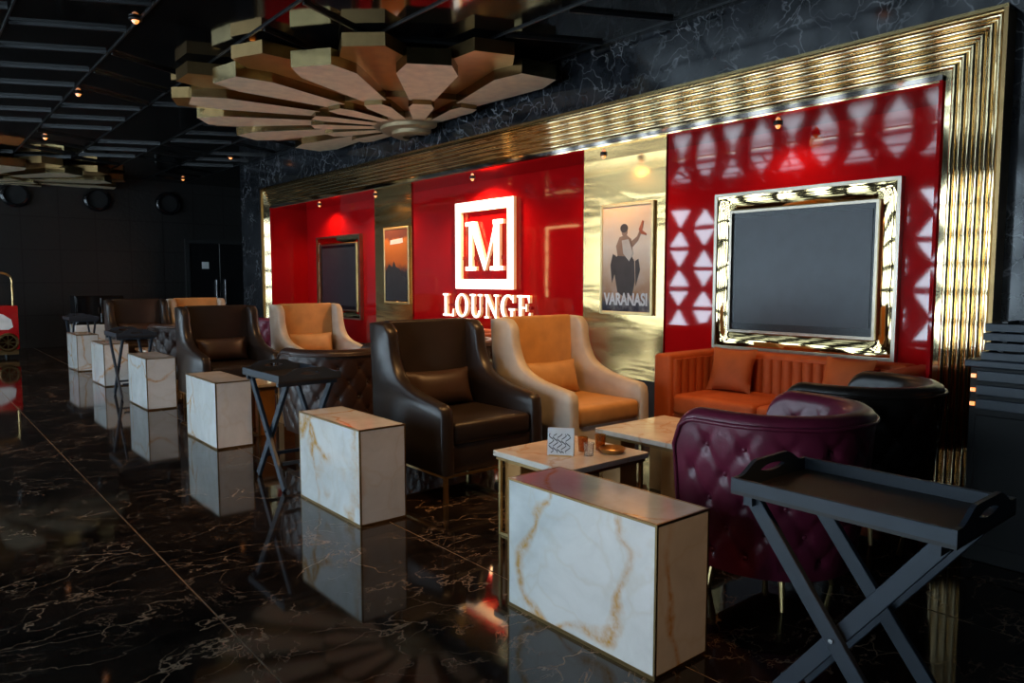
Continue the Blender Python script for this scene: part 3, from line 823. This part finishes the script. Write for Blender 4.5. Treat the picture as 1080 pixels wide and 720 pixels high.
# ------------------------------------------------------------------ sofas
def sofa(label, loc, length, mat, pil, npil):
    t = thing('sofa', label, 'sofa', loc)       # origin at the front left foot
    D, H, th = .76, .72, .15
    part_box('arm', mat, t, (0, 0, .10), (th, D, H), .025, 3)
    part_box('arm', mat, t, (length - th, 0, .10), (length, D, H), .025, 3)
    part_box('backrest', mat, t, (th - .002, D - .18, .10), (length - th + .002, D, H), .025, 3)
    n = max(8, int((length - 2 * th) / .075)); cw = (length - 2 * th) / n
    me = None
    for k in range(n):
        x = th + cw * (k + .5)
        if me is None:
            bm = bmesh.new(); prof = [(cw * .49 * math.cos(PI * i / 8), -.035 * math.sin(PI * i / 8)) for i in range(9)]
            add_ring(bm, [[Vector((u, v, z)) for u, v in prof] for z in (.40, H - .035)]); o = fin(bm, 'channel', mat, t, 50); me = o.data
        else: o = place(me, 'channel', t)
        o.location = (x, D - .178, 0)
    # channels on the inside of both arms
    for xs, sg in ((th, 1), (length - th, -1)):
        for k in range(6):
            bm = bmesh.new(); cy = .08 + k * .085
            prof = [(.022 * sg * math.sin(PI * i / 6), cy - .041 * math.cos(PI * i / 6)) for i in range(7)]
            add_ring(bm, [[Vector((xs + u, v, z)) for u, v in prof] for z in (.40, H - .035)]); fin(bm, 'channel', mat, t, 50)
    part_box('seat_base', mat, t, (th - .002, .03, .10), (length - th + .002, D - .17, .30), .012, 2)
    m_ = length / 2
    part_box('seat_cushion', mat, t, (th + .025, -.01, .30), (m_ - .003, D - .19, .445), .035, 4)
    part_box('seat_cushion', mat, t, (m_ + .003, -.01, .30), (length - th - .025, D - .19, .445), .035, 4)
    for x in (.06, length - .06):
        for y in (.06, D - .06): part_box('leg', 'gold_satin', t, (x - .015, y - .015, 0), (x + .015, y + .015, .105), smooth=0)
    return t
def throw_pillow(label, loc, rz, mat, tilt=.35):
    bm = bmesh.new(); pillow_mesh(bm, .34, .33, .13)
    for f in bm.faces: f.smooth = True
    o = fin(bm, 'throw_pillow', mat, None, 80, loc); o.rotation_euler = (0, -tilt, rz)
    tag(o, label, 'pillow', 'orange throw pillows'); return o
sofa('orange velvet sofa under the large gold-framed screen', (-3.44, 4.20, 0), 1.66, 'orange_velvet', 'pillow_orange', 2)
throw_pillow('orange throw pillow at the left end of orange sofa', (-3.08, 4.64, .60), -PI / 2 + .12, 'pillow_orange')
throw_pillow('orange throw pillow at the right end of orange sofa', (-2.22, 4.60, .60), -PI / 2 - .1, 'pillow_orange')
sofa('brown-orange sofa glimpsed between armchairs below the sign', (-7.5, 4.20, 0), 1.8, 'orange_velvet', 'pillow_orange', 0)

# ------------------------------------------------------------------ coffee tables
def coffee_table(label, lo, hi):
    t = thing('coffee_table', label, 'coffee table', (lo[0], lo[1], 0), 0, 'low marble-topped coffee tables')
    w, d = hi[0] - lo[0], hi[1] - lo[1]; H = .42
    part_box('table_top', 'cream_marble', t, (0, 0, H - .028), (w, d, H), .003, 1)
    part_box('top_frame', 'gold_dark', t, (.012, .012, H - .045), (w - .012, d - .012, H - .028), smooth=0)
    for x in (.03, w - .15):
        p = part_box('pedestal_panel', 'bronze', t, (x, .05, .0), (x + .12, .17, H - .045), .003, 1)
        p = part_box('pedestal_panel', 'bronze', t, (x, d - .17, .0), (x + .12, d - .05, H - .045), .003, 1)
    bm = bmesh.new()
    bm.free()
    for y in (.03, d - .03):
        bm = bmesh.new()
        for x in (.022, w - .022): add_box(bm, (x, y, (H - .045) / 2), (.014, .014, H - .045))
        add_box(bm, (w / 2, y, .007), (w - .044, .014, .014))
        fin(bm, 'leg_frame', 'gold_satin', t, 0)
    return t
c1 = coffee_table('low marble-topped coffee table carrying white card holder and glasses', (-2.80, 2.21), (-2.28, 2.76))
coffee_table('low marble-topped coffee table between beige armchair and burgundy chair', (-2.86, 2.99), (-2.28, 3.60))
dup(c1, (-6.30, 2.16, 0), 0, 'low marble-topped coffee table behind the third block table')
dup(c1, (-9.88, 2.22, 0), 0, 'low marble-topped coffee table in the far seating group')

def table_items():
    zt = .42
    t = thing('card_holder', 'white patterned card holder on the near coffee table', 'card holder', (-2.50, 2.38, zt), math.radians(38))
    bm = bmesh.new(); rot = Matrix.Rotation(.16, 3, 'X'); add_box(bm, (0, .03, .066), (.125, .004, .13), 0, 1, rot); fin(bm, 'back_card', 'paper_white', t, 0)
    bm = bmesh.new(); rot2 = Matrix.Rotation(-.16, 3, 'X'); add_box(bm, (0, .005, .066), (.125, .004, .13), 0, 1, rot2); fin(bm, 'front_card', 'paper_white', t, 0)
    bm = bmesh.new()
    for k in range(5):
        pts = [Vector((-.045 + k * .02 + .012 * math.sin(i * 1.1 + k), .0, .015 + i * .008)) for i in range(12)]
        pts = [Vector((p.x, -.0005 + .16 * (p.z - .066) + .004, p.z)) for p in pts]
        add_tube(bm, pts, .0025, 5)
    fin(bm, 'printed_script', 'ink', t, 0)
    part_box('foot', 'gold_satin', t, (-.055, -.012, 0), (.055, .05, .006), smooth=0)
    def glass(label, loc, r, h, mat, grp):
        bm = bmesh.new(); add_lathe(bm, [(.001, 0), (r * .8, 0), (r, h), (r * .92, h), (r * .72, .006), (.001, .006)], seg=16)
        o = fin(bm, 'tumbler', mat, None, 40, loc); tag(o, label, 'glass', grp)
    glass('small amber tumbler nearest the card holder', (-2.50, 2.53, zt), .026, .07, 'amber_glass', 'small table glasses')
    glass('clear tumbler in front of the amber glasses', (-2.42, 2.49, zt), .026, .06, 'clear_glass', 'small table glasses')
    glass('amber tumbler at the back of the glass group', (-2.47, 2.62, zt), .028, .075, 'amber_glass', 'small table glasses')
    bm = bmesh.new(); add_lathe(bm, [(.001, 0), (.05, 0), (.065, .022), (.06, .026), (.045, .008), (.001, .008)], seg=20)
    tag(fin(bm, 'ashtray', 'bronze', None, 40, (-2.39, 2.62, zt)), 'shallow bronze dish beside the glasses', 'dish')
    bm = bmesh.new(); add_lathe(bm, [(.001, 0), (.026, 0), (.033, .055), (.035, .075), (.031, .075), (.024, .008), (.001, .008)], seg=18)
    tag(fin(bm, 'cup', 'paper_white', None, 40, (-2.50, 3.42, zt)), 'small white cup on the coffee table behind the burgundy chair', 'cup')
table_items()

# ------------------------------------------------------------------ folding tray stands
def tray_stand():
    t = thing('tray_stand', '', 'tray table', (0, 0, 0), 0, 'dark folding tray stands')
    L, W, H = .575, .39, .70; z0 = H - .045
    part_box('tray_base', 'tray_floor', t, (-L / 2, -W / 2, z0), (L / 2, W / 2, z0 + .01), smooth=0)
    for s in (-1, 1):
        y = s * (W / 2 - .006); part_box('long_rim', 'navy_wood', t, (-L / 2, y - .006, z0 + .008), (L / 2, y + .006, H), .002, 1)
    for s in (-1, 1):
        # raised end board with a handle slot
        x = s * (L / 2 - .006); bm = bmesh.new(); hw = W / 2
        outer = []
        for i in range(25):
            y = -hw + 2 * hw * i / 24; f = max(0, min(1, (hw - abs(y) - .03) / .09)); f = f * f * (3 - 2 * f)
            outer.append((y, H - z0 + .035 * f))
        sl = ellipse(0, .055, .05, .012, 24)
        # bottom half / top half strips around the slot
        def strip(lo, hi):
            for (a, b), (c, d) in zip(lo, hi): pass
        colsY = [o_[0] for o_ in outer]
        for i in range(24):
            ya, yb = colsY[i], colsY[i + 1]; ta, tb_ = outer[i][1], outer[i + 1][1]
            def slot(y): return .011 * math.sqrt(max(0, 1 - (y / .055) ** 2))
            sa, sb = slot(ya), slot(yb)
            fn = lambda u, v, q: Vector((q, u, z0 + v))
            zc_ = .048
            if sa < 1e-5 and sb < 1e-5: add_prism(bm, [(ya, .008), (yb, .008), (yb, tb_), (ya, ta)], fn, x - .006, x + .006)
            else:
                add_prism(bm, [(ya, .008), (yb, .008), (yb, zc_ - sb), (ya, zc_ - sa)], fn, x - .006, x + .006)
                add_prism(bm, [(ya, zc_ + sa), (yb, zc_ + sb), (yb, tb_), (ya, ta)], fn, x - .006, x + .006)
        fin(bm, 'end_handle', 'navy_wood', t, 0)
    hx = .24
    for s, y in ((1, -.155), (-1, -.125), (1, .125), (-1, .155)):
        bm = bmesh.new(); add_bar(bm, (-s * hx, y, z0 - .012), (s * hx, y, .012), .044, .020, (0, 1, 0), .002); fin(bm, 'leg', 'navy_wood', t, 0)
    for x in (-hx, hx):
        bm = bmesh.new(); add_bar(bm, (x - .0, -.185, z0 - .014), (x, .185, z0 - .014), .026, .026); fin(bm, 'top_rail', 'navy_wood', t, 0)
    for s in (-1, 1):
        bm = bmesh.new(); add_bar(bm, (s * .15, -.125, .15), (s * .15, .125, .15), .02, .02); fin(bm, 'stretcher', 'navy_wood', t, 0)
    for y in (-.14, .14):
        bm = bmesh.new(); add_tube(bm, [(0, y - .032, (z0) / 2), (0, y + .032, z0 / 2)], .006, 8); fin(bm, 'pivot_bolt', 'steel', t, 40)
    pos = [(-.88, 1.965, 'dark wooden folding tray stand nearest the camera'), (-4.38, 1.86, 'dark folding tray stand between the second and third block tables'),
           (-8.72, 1.92, 'dark folding tray stand at the fourth block table'), (-12.78, 2.14, 'farthest folding tray stand by the dark cabinet')]
    for i, (x, y, lb) in enumerate(pos):
        if i == 0: t.location = (x, y, 0); t['label'] = lb
        else: dup(t, (x, y, 0), 0, lb)
tray_stand()

# ------------------------------------------------------------------ service counter with stacked trays at right
def counter():
    t = thing('service_counter', 'black service counter against the marble wall at right edge', 'counter', (-1.22, 3.62, 0))
    L, D, H = 1.3, .72, .90
    part_box('carcass', 'rubber_black', t, (.02, .02, 0), (L - .02, D, H - .03), .004, 1)
    part_box('counter_top', 'navy_wood', t, (0, 0, H - .03), (L, D + .0, H), .004, 1)
    for k in range(3):
        z = H - .09 - k * .062
        d = part_box('drawer_front', 'navy_wood', t, (.05, .004, z), (L - .05, .02, z + .045), .003, 1)
        part_box('indicator_light', 'indicator', t, (.026, .010, z + .012), (.044, .020, z + .028), smooth=0)
    for k in range(2):
        a = .05 + k * .61; part_box('cupboard_door', 'rubber_black', t, (a, .006, .08), (a + .59, .02, .66), .004, 1)
    lbs = ['lowest slatted dark tray in the stack on the counter', 'second tray up in the stack on the counter', 'third tray up in the stack on the counter', 'topmost tray in the stack on the counter']
    first = None
    for k, lb in enumerate(lbs):
        z = H + k * .042
        if first is None:
            first = thing('serving_tray', lb, 'tray', (-1.17, 3.66, z), 0, 'stacked serving trays')
            part_box('tray_base', 'tray_floor', first, (0.01, .01, .012), (.69, .41, .018), smooth=0)
            for lo, hi in (((0, 0, 0), (.7, .012, .034)), ((0, .408, 0), (.7, .42, .034)), ((0, .012, 0), (.012, .408, .034)), ((.688, .012, 0), (.7, .408, .034))):
                part_box('rim', 'navy_wood', first, lo, hi, .002, 1)
            for x in (.05, .63):
                part_box('spacer_foot', 'black_metal', first, (x, .05, .034), (x + .02, .07, .042), smooth=0); part_box('spacer_foot', 'black_metal', first, (x, .35, .034), (x + .02, .37, .042), smooth=0)
        else: dup(first, (-1.17 + .012 * (k % 2), 3.66 + .01 * (k % 3), z), 0, lb)
counter()

# ------------------------------------------------------------------ far cabinet and red cart
def far_things():
    t = thing('bar_cabinet', 'black glossy cabinet on a white base near the end wall', 'cabinet', (-14.1, 2.2, 0))
    part_box('plinth', 'onyx', t, (0, 0, 0), (.45, .75, .52), .004, 1)
    part_box('body', 'black_gloss', t, (.02, .02, .52), (.43, .73, .99), .006, 1)
    for k in range(2):
        d = part_box('door', 'black_gloss', t, (.43, .04 + k * .345, .55), (.445, .375 + k * .345, .96), .004, 1)
        part_box('handle', 'steel', d, (.446, .345 + k * .05, .70), (.46, .355 + k * .05, .80), smooth=0)
    t = thing('red_cart', 'red cart with gold arched handle at the left picture edge', 'cart', (-14.4, 1.0, 0))
    part_box('body', 'red_paint', t, (-.25, -.30, .14), (.25, .50, .84), .02, 2)
    part_box('kick_plate', 'gold_dark', t, (-.24, -.28, .06), (.24, .48, .14), smooth=0)
    bm = bmesh.new(); flat = [(-.02, .56), (.0, .66), (.12, .70), (.20, .74), (.30, .70), (.40, .62), (.42, .50), (.36, .46), (.0, .46)]
    add_prism(bm, flat, lambda u, v, q: Vector((q, u, v)), .251, .258); fin(bm, 'white_label', 'white_print', t, 0)
    for y in (-.14, .34):
        bm = bmesh.new(); add_lathe(bm, [(.13, 0), (.15, .02), (.13, .04), (.11, .04), (.11, .0)], seg=20)
        bmesh.ops.rotate(bm, verts=bm.verts, matrix=Matrix.Rotation(PI / 2, 3, 'Y')); bmesh.ops.translate(bm, verts=bm.verts, vec=(.25, y, .26))
        w_ = fin(bm, 'wheel', 'gold_dark', t, 40)
        bm = bmesh.new()
        for k in range(4):
            c, s = math.cos(k * PI / 4), math.sin(k * PI / 4); add_bar(bm, (.27, y - .11 * c, .26 - .11 * s), (.27, y + .11 * c, .26 + .11 * s), .012, .012, (1, 0, 0))
        fin(bm, 'spoke_set', 'gold_dark', w_, 0)
        bm = bmesh.new(); add_tube(bm, [(0, y, .0), (0, y, .07)], .03, 10); fin(bm, 'caster', 'black_metal', t, 40)
    bm = bmesh.new(); pts = [(.1, -.22, .84), (.1, -.22, 1.22), (.1, -.16, 1.32), (.1, 0, 1.36), (.1, .30, 1.36), (.1, .41, 1.32), (.1, .45, 1.22), (.1, .45, .84)]
    add_tube(bm, smoothcurve(pts, 4), .018, 8); fin(bm, 'handle', 'gold_satin', t, 60)
far_things()
